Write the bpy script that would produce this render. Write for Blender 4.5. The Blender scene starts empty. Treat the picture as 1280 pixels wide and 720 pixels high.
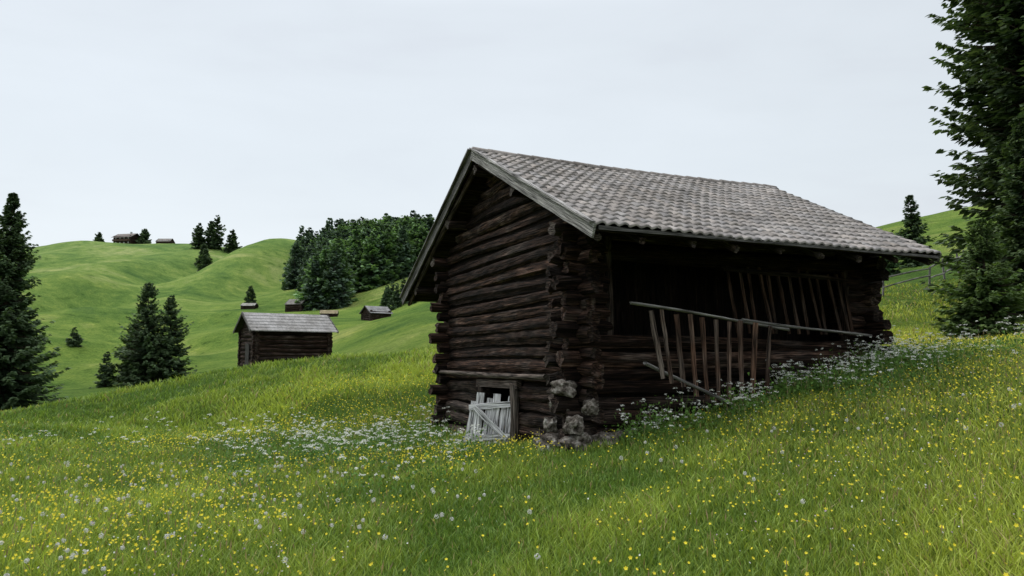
import bpy, math, random, bmesh
import numpy as np
from mathutils import Vector, Matrix, noise as mn
random.seed(7); rng=np.random.default_rng(7)
scene=bpy.context.scene
R_=math.radians

# ------------------------------------------------------------------ helpers
def link(o,parent=None):
    scene.collection.objects.link(o)
    if parent: o.parent=parent
    return o
def mk(name,V,F,mat,col=None,uvc=None,parent=None,smooth=False):
    V=np.asarray(V,dtype=np.float32).reshape(-1,3)
    me=bpy.data.meshes.new(name)
    if isinstance(F,np.ndarray):
        n,k=F.shape
        me.vertices.add(len(V)); me.vertices.foreach_set('co',V.ravel())
        me.loops.add(n*k); me.loops.foreach_set('vertex_index',F.astype(np.int32).ravel())
        me.polygons.add(n); me.polygons.foreach_set('loop_start',np.arange(0,n*k,k,dtype=np.int32))
        me.update(calc_edges=True)
    else:
        me.from_pydata([tuple(map(float,v)) for v in V],[],F); me.update()
    if col is not None:
        c=np.ones((len(V),4),dtype=np.float32); c[:,:3]=np.asarray(col,dtype=np.float32).reshape(-1,3)
        a=me.color_attributes.new('Col','FLOAT_COLOR','POINT'); a.data.foreach_set('color',c.ravel())
    if uvc is not None:
        a=me.attributes.new('UVc','FLOAT_VECTOR','POINT'); a.data.foreach_set('vector',np.asarray(uvc,dtype=np.float32).ravel())
    me.polygons.foreach_set('use_smooth',[smooth]*len(me.polygons))
    me.materials.append(mat)
    return link(bpy.data.objects.new(name,me),parent)
def empty(name,loc,rotz=0):
    e=bpy.data.objects.new(name,None); e.location=loc; e.rotation_euler=(0,0,rotz); e.empty_display_size=.5
    return link(e)
class Acc:
    def __init__(s): s.V=[];s.F=[];s.C=[];s.U=[]
    def add(s,V,F,C,U):
        b=len(s.V); s.V+=V; s.F+=[tuple(i+b for i in f) for f in F]; s.C+=C; s.U+=U
    def make(s,name,mat,parent=None,smooth=False):
        return mk(name,s.V,s.F,mat,s.C,s.U,parent,smooth)
def frame(p0,p1,up=(0,0,1)):
    a=Vector(p1)-Vector(p0); L=a.length; a.normalize()
    u=Vector(up); s=a.cross(u)
    if s.length<1e-4: s=a.cross(Vector((1,0,0)))
    s.normalize(); u=s.cross(a); return a,s,u,L
def log(acc,p0,p1,r,col,squash=1.1,n=14,seg=10,rough=.08,bend=.02,endg=.12,crack=0,hewn=0):
    a,s,u,L=frame(p0,p1); p0=Vector(p0); V=[];F=[];C=[];U=[]
    sd=random.random()*100; ph=random.random()*6.28; off=random.uniform(0,50)
    lob=[random.uniform(-rough,rough) for _ in range(seg)]; tw=random.uniform(-.25,.25)
    if crack:
        for _ in range(2): lob[random.randrange(seg)]-=crack
    for i in range(n+1):
        t=i/n; c=p0+a*(L*t)+u*(bend*math.sin(ph+t*5))+s*(bend*math.sin(ph*2+t*4))
        rr=r*(1+.07*math.sin(sd+t*7)+.03*math.sin(sd*2+t*17))
        for j in range(seg):
            th=2*math.pi*j/seg
            q=rr*(1+lob[j]+random.uniform(-rough,rough)*.6)
            if hewn: q*=(.94/max(abs(math.cos(th+tw)),abs(math.sin(th+tw))))**hewn
            jit=a*(random.uniform(-.03,.03) if i in(0,n) else 0)
            V.append(c+jit+s*(q*math.cos(th))+u*(q*squash*math.sin(th)))
            C.append(col); U.append((off+L*t,th*r+sd,sd))
    for i in range(n):
        for j in range(seg):
            k=(j+1)%seg; F.append((i*seg+j,i*seg+k,(i+1)*seg+k,(i+1)*seg+j))
    for e,i in((-1,0),(1,n)):
        b=len(V); cen=sum((V[i*seg+j] for j in range(seg)),Vector())/seg
        cc=(col[0],min(1,col[1]+endg),col[2])
        for j in range(seg):
            V.append(V[i*seg+j].copy()); C.append(cc); q=V[-1]-cen; U.append((sd+q.dot(s)*6,q.dot(u)*2,sd))
        V.append(cen-a*e*random.uniform(-.01,.03)); C.append(cc); U.append((sd,0,sd))
        for j in range(seg):
            k=(j+1)%seg; F.append((b+j,b+k,b+seg) if e==1 else (b+k,b+j,b+seg))
    acc.add([tuple(v) for v in V],F,C,U)
def beam(acc,p0,p1,w,h,col,up=(0,0,1),jit=.004,taper=1.0,n=6):
    a,s,u,L=frame(p0,p1,up); p0=Vector(p0); V=[];F=[];C=[];U=[]; sd=random.random()*50
    for i in range(n+1):
        t=i/n; k=1+(taper-1)*t
        for (x,y) in((-1,-1),(1,-1),(1,1),(-1,1)):
            V.append(tuple(p0+a*(L*t)+s*(x*w*.5*k+random.uniform(-jit,jit))+u*(y*h*.5*k+random.uniform(-jit,jit))))
            C.append(col); U.append((sd+L*t,sd+x*w*.5+y*h,sd))
    for i in range(n):
        for j in range(4):
            k=(j+1)%4; F.append((i*4+j,i*4+k,(i+1)*4+k,(i+1)*4+j))
    F.append((3,2,1,0)); b=n*4; F.append((b,b+1,b+2,b+3))
    acc.add(V,F,C,U)

# ------------------------------------------------------------------ materials
def newmat(name):
    m=bpy.data.materials.new(name); m.use_nodes=True; nt=m.node_tree
    for n in list(nt.nodes): nt.nodes.remove(n)
    return m,nt,nt.nodes.new('ShaderNodeOutputMaterial')
def N(nt,t,**k):
    n=nt.nodes.new(t)
    for a,b in k.items(): setattr(n,a,b)
    return n
def ramp(nt,stops):
    n=nt.nodes.new('ShaderNodeValToRGB'); e=n.color_ramp.elements
    while len(e)<len(stops): e.new(.5)
    for el,(p,c) in zip(e,stops): el.position=p; el.color=(*c,1)
    return n
def mat_foliage(name,trans=.3,rough=.6,tr_tint=(1.25,1.35,.6)):
    m,nt,out=newmat(name); at=N(nt,'ShaderNodeAttribute',attribute_name='Col')
    p=N(nt,'ShaderNodeBsdfPrincipled'); p.inputs['Roughness'].default_value=rough; p.inputs['Specular IOR Level'].default_value=.25
    nt.links.new(at.outputs['Color'],p.inputs['Base Color'])
    t=N(nt,'ShaderNodeBsdfTranslucent'); mx=N(nt,'ShaderNodeMix',data_type='RGBA',blend_type='MULTIPLY')
    mx.inputs[0].default_value=1; mx.inputs[7].default_value=(*tr_tint,1); nt.links.new(at.outputs['Color'],mx.inputs[6])
    nt.links.new(mx.outputs[2],t.inputs['Color'])
    s=N(nt,'ShaderNodeMixShader'); s.inputs[0].default_value=trans
    nt.links.new(p.outputs[0],s.inputs[1]); nt.links.new(t.outputs[0],s.inputs[2]); nt.links.new(s.outputs[0],out.inputs[0])
    return m
def mat_wood(name,stops,gray=(.23,.215,.2),us=1.2,vs=14,bump=.6,rough=.85,bd=.03):
    # Col.r = brightness, Col.g = weathering to grey
    m,nt,out=newmat(name); L=nt.links
    at=N(nt,'ShaderNodeAttribute',attribute_name='Col'); uv=N(nt,'ShaderNodeAttribute',attribute_name='UVc')
    mp=N(nt,'ShaderNodeMapping'); mp.inputs['Scale'].default_value=(us,vs,1); L.new(uv.outputs['Vector'],mp.inputs[0])
    n1=N(nt,'ShaderNodeTexNoise'); n1.inputs['Scale'].default_value=1; n1.inputs['Detail'].default_value=9; n1.inputs['Roughness'].default_value=.68
    L.new(mp.outputs[0],n1.inputs['Vector'])
    mp2=N(nt,'ShaderNodeMapping'); mp2.inputs['Scale'].default_value=(us*2.2,vs*4,1); L.new(uv.outputs['Vector'],mp2.inputs[0])
    n2=N(nt,'ShaderNodeTexNoise'); n2.inputs['Detail'].default_value=6; n2.inputs['Scale'].default_value=1; L.new(mp2.outputs[0],n2.inputs['Vector'])
    rp=ramp(nt,stops); L.new(n1.outputs[0],rp.inputs[0])
    n3=N(nt,'ShaderNodeTexNoise'); n3.inputs['Scale'].default_value=1.7; n3.inputs['Detail'].default_value=4
    L.new(uv.outputs['Vector'],n3.inputs['Vector'])
    sep=N(nt,'ShaderNodeSeparateColor'); L.new(at.outputs['Color'],sep.inputs[0])
    ad=N(nt,'ShaderNodeMath',operation='ADD'); L.new(sep.outputs[1],ad.inputs[0])
    r3=N(nt,'ShaderNodeMapRange'); r3.inputs['From Min'].default_value=.35; r3.inputs['From Max'].default_value=.7; r3.inputs['To Min'].default_value=-.3; r3.inputs['To Max'].default_value=.3
    L.new(n3.outputs[0],r3.inputs[0]); L.new(r3.outputs[0],ad.inputs[1]); ad.use_clamp=True
    gr=N(nt,'ShaderNodeMix',data_type='RGBA'); L.new(ad.outputs[0],gr.inputs[0]); L.new(rp.outputs[0],gr.inputs[6])
    gg=ramp(nt,[(.3,tuple(c*.3 for c in gray)),(.55,gray),(.75,tuple(min(1,c*1.6) for c in gray))]); L.new(n1.outputs[0],gg.inputs[0]); L.new(gg.outputs[0],gr.inputs[7])
    r2=N(nt,'ShaderNodeMapRange'); r2.inputs['From Min'].default_value=.38; r2.inputs['From Max'].default_value=.58; r2.inputs['To Min'].default_value=.1; r2.inputs['To Max'].default_value=1.2
    L.new(n2.outputs[0],r2.inputs[0])
    mu=N(nt,'ShaderNodeMath',operation='MULTIPLY'); L.new(r2.outputs[0],mu.inputs[0]); L.new(sep.outputs[0],mu.inputs[1])
    vm=N(nt,'ShaderNodeVectorMath',operation='SCALE'); L.new(gr.outputs[2],vm.inputs[0]); L.new(mu.outputs[0],vm.inputs['Scale'])
    p=N(nt,'ShaderNodeBsdfPrincipled'); p.inputs['Roughness'].default_value=rough; p.inputs['Specular IOR Level'].default_value=.12
    L.new(vm.outputs[0],p.inputs['Base Color'])
    am=N(nt,'ShaderNodeMath',operation='ADD'); L.new(n1.outputs[0],am.inputs[0]); L.new(n2.outputs[0],am.inputs[1])
    bp=N(nt,'ShaderNodeBump'); bp.inputs['Strength'].default_value=bump; bp.inputs['Distance'].default_value=bd; L.new(am.outputs[0],bp.inputs['Height']); L.new(bp.outputs[0],p.inputs['Normal'])
    L.new(p.outputs[0],out.inputs[0]); return m
M_log=mat_wood('weathered_log',[(.3,(.004,.0028,.002)),(.45,(.017,.0095,.0068)),(.57,(.055,.031,.022)),(.72,(.17,.108,.082))],gray=(.135,.115,.1),bump=.9,bd=.05)
M_grey=mat_wood('grey_wood',[(.3,(.06,.055,.05)),(.5,(.2,.19,.18)),(.7,(.36,.35,.335))],gray=(.3,.29,.28),vs=18)
M_slat=mat_wood('brown_slat',[(.3,(.02,.012,.008)),(.5,(.085,.047,.032)),(.7,(.16,.1,.07))],gray=(.15,.135,.12),vs=18)
M_fol=mat_foliage('needle_foliage',.25,.7)
M_grass=mat_foliage('grass_blades',.33,.5,(1.2,1.2,.7))
M_flower=mat_foliage('flower_petals',.3,.6,(1,1,1))

def mat_ground():
    m,nt,out=newmat('meadow_ground'); L=nt.links
    tc=N(nt,'ShaderNodeTexCoord'); at=N(nt,'ShaderNodeAttribute',attribute_name='Col')
    def noise(s,d=5,r=.6,dist=0):
        n=N(nt,'ShaderNodeTexNoise'); n.inputs['Scale'].default_value=s; n.inputs['Detail'].default_value=d; n.inputs['Roughness'].default_value=r; n.inputs['Distortion'].default_value=dist; L.new(tc.outputs['Object'],n.inputs['Vector']); return n
    a=noise(.04,8,.68,.8); b=noise(.3,9,.78); c=noise(4,6,.7)
    ra=ramp(nt,[(.34,(.075,.15,.032)),(.44,(.135,.225,.042)),(.54,(.2,.29,.055)),(.64,(.31,.36,.1))]); L.new(a.outputs[0],ra.inputs[0])
    rb=ramp(nt,[(.32,(.35,.45,.38)),(.44,(.82,.88,.82)),(.54,(1,1,1)),(.66,(1.45,1.25,1.15))]); L.new(b.outputs[0],rb.inputs[0])
    rc=ramp(nt,[(.3,(.5,.58,.5)),(.52,(1,1,1)),(.72,(1.25,1.2,1.2))]); L.new(c.outputs[0],rc.inputs[0])
    m1=N(nt,'ShaderNodeMix',data_type='RGBA',blend_type='MULTIPLY'); m1.inputs[0].default_value=1; L.new(ra.outputs[0],m1.inputs[6]); L.new(rb.outputs[0],m1.inputs[7])
    m2=N(nt,'ShaderNodeMix',data_type='RGBA',blend_type='MULTIPLY'); m2.inputs[0].default_value=1; L.new(m1.outputs[2],m2.inputs[6]); L.new(rc.outputs[0],m2.inputs[7])
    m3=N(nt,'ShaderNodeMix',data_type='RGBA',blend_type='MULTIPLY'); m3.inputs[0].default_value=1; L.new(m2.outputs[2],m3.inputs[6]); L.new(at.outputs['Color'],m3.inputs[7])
    p=N(nt,'ShaderNodeBsdfPrincipled'); p.inputs['Roughness'].default_value=.95; p.inputs['Specular IOR Level'].default_value=.05
    L.new(m3.outputs[2],p.inputs['Base Color'])
    bp=N(nt,'ShaderNodeBump'); bp.inputs['Strength'].default_value=.9; bp.inputs['Distance'].default_value=1.6; L.new(b.outputs[0],bp.inputs['Height'])
    bp2=N(nt,'ShaderNodeBump'); bp2.inputs['Strength'].default_value=.5; bp2.inputs['Distance'].default_value=.1; L.new(c.outputs[0],bp2.inputs['Height']); L.new(bp.outputs[0],bp2.inputs['Normal'])
    L.new(bp2.outputs[0],p.inputs['Normal']); L.new(p.outputs[0],out.inputs[0]); return m
M_ground=mat_ground()

def mat_tile(name='roof_tiles'):
    m,nt,out=newmat(name); L=nt.links
    at=N(nt,'ShaderNodeAttribute',attribute_name='Col'); tc=N(nt,'ShaderNodeTexCoord')
    n=N(nt,'ShaderNodeTexNoise'); n.inputs['Scale'].default_value=9; n.inputs['Detail'].default_value=8; n.inputs['Roughness'].default_value=.7; L.new(tc.outputs['Object'],n.inputs['Vector'])
    r=ramp(nt,[(.3,(.5,.5,.5)),(.5,(1,1,1)),(.7,(1.35,1.36,1.3))]); L.new(n.outputs[0],r.inputs[0])
    n2=N(nt,'ShaderNodeTexNoise'); n2.inputs['Scale'].default_value=1.1; n2.inputs['Detail'].default_value=5; L.new(tc.outputs['Object'],n2.inputs['Vector'])
    r2=ramp(nt,[(.35,(.76,.74,.71)),(.6,(1.1,1.09,1.08))]); L.new(n2.outputs[0],r2.inputs[0])
    a=N(nt,'ShaderNodeMix',data_type='RGBA',blend_type='MULTIPLY'); a.inputs[0].default_value=1; L.new(at.outputs['Color'],a.inputs[6]); L.new(r.outputs[0],a.inputs[7])
    b=N(nt,'ShaderNodeMix',data_type='RGBA',blend_type='MULTIPLY'); b.inputs[0].default_value=1; L.new(a.outputs[2],b.inputs[6]); L.new(r2.outputs[0],b.inputs[7])
    p=N(nt,'ShaderNodeBsdfPrincipled'); p.inputs['Roughness'].default_value=.8; p.inputs['Specular IOR Level'].default_value=.2; L.new(b.outputs[2],p.inputs['Base Color'])
    bp=N(nt,'ShaderNodeBump'); bp.inputs['Strength'].default_value=.4; bp.inputs['Distance'].default_value=.01; L.new(n.outputs[0],bp.inputs['Height']); L.new(bp.outputs[0],p.inputs['Normal'])
    L.new(p.outputs[0],out.inputs[0]); return m
M_tile=mat_tile()

# ------------------------------------------------------------------ terrain
far=[(450,50),(1600,20)]
T={
-180:[(5,-1.6),(40,-1.6),(300,5),(1600,20)],
-100:[(5,-1.65),(20,-2),(60,-3),(300,20),(1600,40)],
-49:[(5,-1.6),(14,-1.8),(30,-2.3),(60,-2),(90,1),(130,7),(200,20),(270,36),(350,57)]+far,
-35:[(5,-1.62),(9,-1.7),(14,-1.8),(20,-1.65),(26,-2.2),(40,-3.0),(60,-2.4),(90,.2),(130,6),(200,19),(270,36),(350,57)]+far,
-30.9:[(5,-1.63),(14,-1.9),(20,-1.9),(26,-1.35),(38,-3.3),(60,-2.6),(90,.4),(130,6),(200,19.8),(270,35.8),(350,57.4)]+far,
-26:[(5,-1.63),(14,-1.92),(20,-1.95),(27,-.8),(38,-2.9),(60,-2.2),(85,.1),(125,6.0),(190,17.7),(260,34.5),(340,56)]+far,
-20.7:[(5,-1.63),(14,-1.9),(19,-1.85),(28,-.15),(40,-1.8),(70,-.4),(120,5.6),(170,13),(250,31.7),(330,55.5),(450,47),(1600,20)],
-14.9:[(5,-1.63),(11,-1.7),(15,-1.87),(18,-1.65),(28,.18),(40,-1.4),(70,.7),(110,6.1),(150,9.6),(220,24),(300,47),(450,40),(1600,20)],
-10.1:[(5,-1.63),(11,-1.66),(15,-1.8),(18,-1.6),(28,.22),(38,-.5),(48,.4),(65,3.0),(85,5.8),(110,4.4),(130,7),(200,24),(260,40),(450,38),(1600,20)],
-6:[(5,-1.63),(11,-1.63),(14.5,-1.72),(17,-1.7),(28,.2),(36,.1),(45,1.0),(70,5.4),(100,5.2),(200,26),(260,40),(450,38),(1600,20)],
-1.3:[(5,-1.62),(8,-1.6),(11,-1.52),(14.3,-1.63),(17,-1.5),(28,.15),(45,1.8),(70,5.2),(200,27),(450,36),(1600,20)],
5.6:[(5,-1.6),(8,-1.48),(11,-1.25),(14,-1.3),(17,-1.1),(28,.4),(45,2.5),(70,7),(200,28),(450,35),(1600,20)],
16.1:[(5,-1.5),(8,-1.3),(11,-1.0),(12.4,-.78),(17,-.3),(25,.8),(45,4),(80,12),(200,28),(450,35),(1600,20)],
27:[(4,-1.4),(5,-1.35),(8,-1),(11,-.55),(13.4,-.15),(17,.2),(25,1.2),(45,5),(80,13.5),(110,20.3),(135,21.5),(450,30),(1600,20)],
31.9:[(4,-1.3),(8,-.85),(11,-.35),(14,0),(19,.27),(25,1.2),(45,6),(80,15.5),(110,23.4),(135,24.5),(450,30),(1600,20)],
35.4:[(4,-1.15),(7,-.75),(10,-.25),(13,.15),(17,.42),(25,1.4),(45,6.5),(80,17),(110,24.5),(135,26),(450,30),(1600,20)],
43.7:[(4,-1.0),(7,-.5),(10,0),(17,.7),(25,1.8),(45,7),(80,18),(120,26),(450,30),(1600,20)],
100:[(5,-.6),(20,1.5),(80,14),(300,40),(1600,40)],
180:[(5,-1.6),(40,-1.6),(300,5),(1600,20)]}
LR=np.linspace(math.log(.5),math.log(1600),300); AZ=np.linspace(-180,180,721)
keys=sorted(T); prof=[]
for k in keys:
    c=math.cos(R_(k)) if abs(k)<60 else 1
    rr=[.5,2.0]+[y/c for y,_ in T[k]]; zz=[-1.6,-1.6+.25*(T[k][0][1]+1.6)]+[z for _,z in T[k]]
    prof.append(np.interp(np.exp(LR),rr,zz))
prof=np.array(prof)
G=np.array([np.interp(AZ,keys,prof[:,j]) for j in range(len(LR))]).T
def gk(s): 
    x=np.arange(-int(3*s),int(3*s)+1); k=np.exp(-x*x/(2*s*s)); return k/k.sum()
def sm(A,s,ax):
    k=gk(s); h=len(k)//2; pad=[(0,0),(0,0)]; pad[ax]=(h,h)
    B=np.pad(A,pad,mode='edge'); return np.apply_along_axis(lambda v:np.convolve(v,k,'valid'),ax,B)
G=sm(sm(G,4.0,0),1.7,1)
wv=[(rng.uniform(.04,.2),rng.uniform(0,6.28),rng.uniform(0,6.28)) for _ in range(9)]
def fbm(x,y,sc=1.0):
    v=0
    for i,(k,a,p) in enumerate(wv): v=v+np.sin((x*math.cos(a)+y*math.sin(a))*k*sc+p+1.3*np.sin((x*math.sin(a)-y*math.cos(a))*k*sc*.7+p*2))
    return v/len(wv)
# knolls and hollows on the alp: x,y,height,radius_x,radius_y
KN=[(-92,262,8,17,40),(-112,255,-8,11,45),(-135,235,4,14,40),(-150,200,-5,12,30),(-172,262,5,20,30),(-75,215,-5,10,40),(-118,190,5,12,22),(-98,165,-4,9,25),(-82,140,3.2,10,14),
    (-63,118,-2.2,9,14),(-60,92,2.4,9,8),(-72,105,2.4,10,9),(-44,88,-1.6,8,9),(-36,72,1.2,6,6),(-50,70,1.5,8,6),(-90,120,3.0,14,10),(-100,145,-3,20,9),(-45,54,.6,7,5),(-120,160,3.4,18,9),(-190,300,4,22,25),(-215,260,-5,20,30),(-38,98,1.2,6,5),(-52,132,2.0,9,7),
    (-9,21.5,.22,2.2,1.6),(-13.5,23,.25,2.5,1.5),(-6.5,18.5,-.15,2,1.2),(-11,17.5,.16,2,1.2),(-15,19,-.15,2,1.3),(-4.5,20.5,.2,1.6,1.4)]
def ground(x,y):
    x=np.asarray(x,dtype=float); y=np.asarray(y,dtype=float)
    r=np.maximum(np.hypot(x,y),.5); az=np.degrees(np.arctan2(x,y))
    fi=np.clip((az+180)/.5,0,719.999); fj=np.clip((np.log(r)-LR[0])/(LR[1]-LR[0]),0,298.999)
    i=fi.astype(int); j=fj.astype(int); a=fi-i; b=fj-j
    z=G[i,j]*(1-a)*(1-b)+G[i+1,j]*a*(1-b)+G[i,j+1]*(1-a)*b+G[i+1,j+1]*a*b
    amp=np.clip((r-32)*.012,0,2.0)+.02
    for (kx,ky,kh,ka,kb) in KN: z=z+kh*np.exp(-((x-kx)/ka)**2-((y-ky)/kb)**2)
    return z+amp*fbm(x,y)+np.clip((r-4)*.006,0,.08)*fbm(x,y,6)+np.clip((r-35)*.005,0,.55)*fbm(x,y,2.6)
def gz(x,y): return float(ground(x,y))
azs=np.concatenate([np.arange(-180,-60,2.5),np.arange(-60,60,.4),np.arange(60,180.1,2.5)])
rs=np.exp(np.linspace(math.log(.5),math.log(1600),330))
A,Rr=np.meshgrid(np.radians(azs),rs,indexing='ij'); X=Rr*np.sin(A); Y=Rr*np.cos(A); Z=ground(X,Y)
Z[-1,:]=Z[0,:]
V=np.stack([X,Y,Z],-1).reshape(-1,3); na,nr=A.shape
I,J=np.meshgrid(np.arange(na-1),np.arange(nr-1),indexing='ij'); b=(I*nr+J).ravel()
F=np.stack([b,b+1,b+nr+1,b+nr],1)
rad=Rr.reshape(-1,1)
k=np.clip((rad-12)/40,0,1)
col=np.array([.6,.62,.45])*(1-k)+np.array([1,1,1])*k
kf=np.clip((rad-100)/450,0,1); col=col*(1-kf)+np.array([1.0,1.0,1.8])*kf  # aerial haze painted into the ground colour, bluer with distance
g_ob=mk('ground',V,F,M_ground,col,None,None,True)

# ------------------------------------------------------------------ barn
BX,BY,BZ=1.07,11.0,-1.3; BR=R_(24)
barn=empty('log_barn',(BX,BY,BZ),BR)
cb,sb=math.cos(BR),math.sin(BR)
def b2w(t,s): return BX+t*cb-s*sb, BY+t*sb+s*cb
def w2b(x,y): return (x-BX)*cb+(y-BY)*sb, -(x-BX)*sb+(y-BY)*cb
W,Lx=6.1,6.04
def roof_z(y): return 5.38-(3.345-y)*.4903 if y<3.345 else 5.38-(y-3.345)*.5126
logs=Acc(); backing=Acc(); sp=.232
def lc(z,extra=0):
    low=max(0,1-abs(z-.1)/.9)
    return (random.uniform(.5,1.7),max(0,random.uniform(-.2,.1)+low*.4+extra),random.random())
gap_dark=(.3,.0,0)  # strips added behind the log gaps, gap shade put into their dark colour
z=.02-3*sp
while z<5.2:
    ylo,yhi=-.33,W+.33
    zz=z+.36
    if zz>roof_z(0)-.05: ylo=3.345-(5.38-zz)/.4903
    if zz>roof_z(W)-.05: yhi=3.345+(5.38-zz)/.5126
    if yhi-ylo<.3: break
    for xw in (0,Lx):
        r=random.uniform(.1,.13)
        a=ylo+(random.uniform(-.18,.12) if ylo==-.33 else 0); c=yhi+(random.uniform(-.12,.18) if yhi==W+.33 else 0)
        xx=xw+random.uniform(-.02,.02)
        c0,c1=max(.02,ylo+.15),min(W-.02,yhi-.15)
        if xw==0 and -.1<z<.72:
            log(logs,(xx,a,z),(xx,2.15+random.uniform(-.05,.05),z),.122,lc(z,.1),1.0,rough=.13,seg=12,crack=.1,hewn=.35)
            log(logs,(xx,3.75+random.uniform(-.05,.05),z),(xx,c,z),.122,lc(z,.1),1.0,rough=.13,seg=12,crack=.1,hewn=.35)
            beam(backing,(xw,c0,z+sp/2),(xw,2.08,z+sp/2),.05,.2,gap_dark,n=2); beam(backing,(xw,3.82,z+sp/2),(xw,c1,z+sp/2),.05,.2,gap_dark,n=2)
        else:
            log(logs,(xx,a,z+random.uniform(-.03,.03)),(xx,c,z+random.uniform(-.03,.03)),r,lc(z),random.uniform(.9,1.06),n=30,rough=.12,bend=.024,seg=12,crack=.16,hewn=.35)
            if c1-c0>.4: beam(backing,(xw,c0,z+sp/2),(xw,c1,z+sp/2),.05,.2,gap_dark,n=2)
    z+=sp
for k in range(-3,15):
    z=.02+(k+.5)*sp
    if z>3.35: continue
    x0,x1=-.33+random.uniform(-.2,.1),Lx+.33+random.uniform(-.06,.14)
    kw=dict(rough=.14,seg=12,crack=.14,hewn=.35)
    if z>1.75:
        log(logs,(x0,0,z),(.42+random.uniform(0,.08),0,z),.115,lc(z),1.0,n=6,**kw)
        if z<2.95: log(logs,(5.55+random.uniform(-.08,0),0,z),(x1,0,z),.115,lc(z),1.0,n=6,**kw)
        else: log(logs,(5.3,0,z),(x1,0,z),.115,lc(z),1.0,n=6,**kw)
    else:
        log(logs,(x0,0,z),(x1,0,z),random.uniform(.105,.13),lc(z),1.0,n=26,bend=.024,**kw)
        if z+sp<1.75: beam(backing,(.05,0,z+sp/2),(Lx-.05,0,z+sp/2),.05,.2,gap_dark,n=2)
    log(logs,(x0,W,z),(x1,W,z),.12,lc(z),1.0,n=16)
    beam(backing,(.05,W,z+sp/2),(Lx-.05,W,z+sp/2),.05,.2,gap_dark,n=2)
for k in range(0,13):
    z=.02+k*sp
    log(logs,(-.42+random.uniform(-.08,.1),.27,z+.06),(-.05,.27,z+.06),random.uniform(.07,.1),(random.uniform(.6,1.5),.55 if k<6 else .15,.5),1.0,n=4,rough=.2,seg=9)
log(logs,(-.4,0,2.98),(Lx+.45,0,2.98),.13,lc(2),1,n=18)
logs.make('log_walls',M_log,barn,False)
backing.make('dark_gap_backing',M_log,barn,False)
brd=Acc(); x=.2  # added board wall, coloured near black to paint the shade inside the opening
while x<5.9:
    w=random.uniform(.16,.24); beam(brd,(x+w/2,.7+random.uniform(-.01,.01),.9),(x+w/2,.7,3.7),w-.006,.03,(.2,random.uniform(0,.05),0),up=(0,1,0)); x+=w
brd.make('opening_shade_boards',M_log,barn)
M_stone,nt,out=newmat('lichen_stone')
tc=N(nt,'ShaderNodeTexCoord'); n=N(nt,'ShaderNodeTexNoise'); n.inputs['Scale'].default_value=11; n.inputs['Detail'].default_value=9; n.inputs['Roughness'].default_value=.7; nt.links.new(tc.outputs['Object'],n.inputs['Vector'])
rp=ramp(nt,[(.38,(.03,.025,.02)),(.5,(.12,.105,.09)),(.6,(.26,.24,.215)),(.7,(.45,.44,.41))]); nt.links.new(n.outputs[0],rp.inputs[0])
p=N(nt,'ShaderNodeBsdfPrincipled'); p.inputs['Roughness'].default_value=.95; p.inputs['Specular IOR Level'].default_value=.1; nt.links.new(rp.outputs[0],p.inputs['Base Color'])
bp=N(nt,'ShaderNodeBump'); bp.inputs['Distance'].default_value=.04; nt.links.new(n.outputs[0],bp.inputs['Height']); nt.links.new(bp.outputs[0],p.inputs['Normal']); nt.links.new(p.outputs[0],out.inputs[0])
sv=[];sf=[]
def stone(x,y,z,a,b_,c):
    bm=bmesh.new(); bmesh.ops.create_icosphere(bm,subdivisions=3,radius=1); o=len(sv); q=random.random()*90
    rot=Matrix.Rotation(random.uniform(0,6),3,'Z')
    for v in bm.verts:
        m_=max(abs(v.co.x),abs(v.co.y),abs(v.co.z)); k=(.55+.45/ m_*.8)*(1+.5*mn.noise(v.co*1.3+Vector((q,0,0)))+.25*mn.noise(v.co*3.7+Vector((q,3,0))))
        p_=rot@Vector((v.co.x*a*k,v.co.y*b_*k,v.co.z*c*k)); sv.append((x+p_.x,y+p_.y,z+p_.z))
    for f in bm.faces: sf.append([v.index+o for v in f.verts])
    bm.free()
for a in ((-.22,-.2,.04,.27,.23,.17),(-.42,.15,.02,.2,.22,.15),(.15,-.3,.07,.24,.18,.15),(-.3,.12,.6,.14,.17,.12),(-.33,-.04,.86,.13,.2,.13),(-.3,-.27,.34,.15,.14,.14),(-.05,-.33,.58,.14,.11,.12),(.55,-.14,.08,.26,.2,.14),(-.32,.62,-.06,.19,.22,.13),(1.1,-.12,.14,.22,.2,.13),(-.38,.3,.3,.12,.17,.13)): stone(*a)
mk('foundation_stones',sv,[tuple(f) for f in sf],M_stone,None,None,barn)
tiles=Acc(); random.seed(3)
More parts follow.
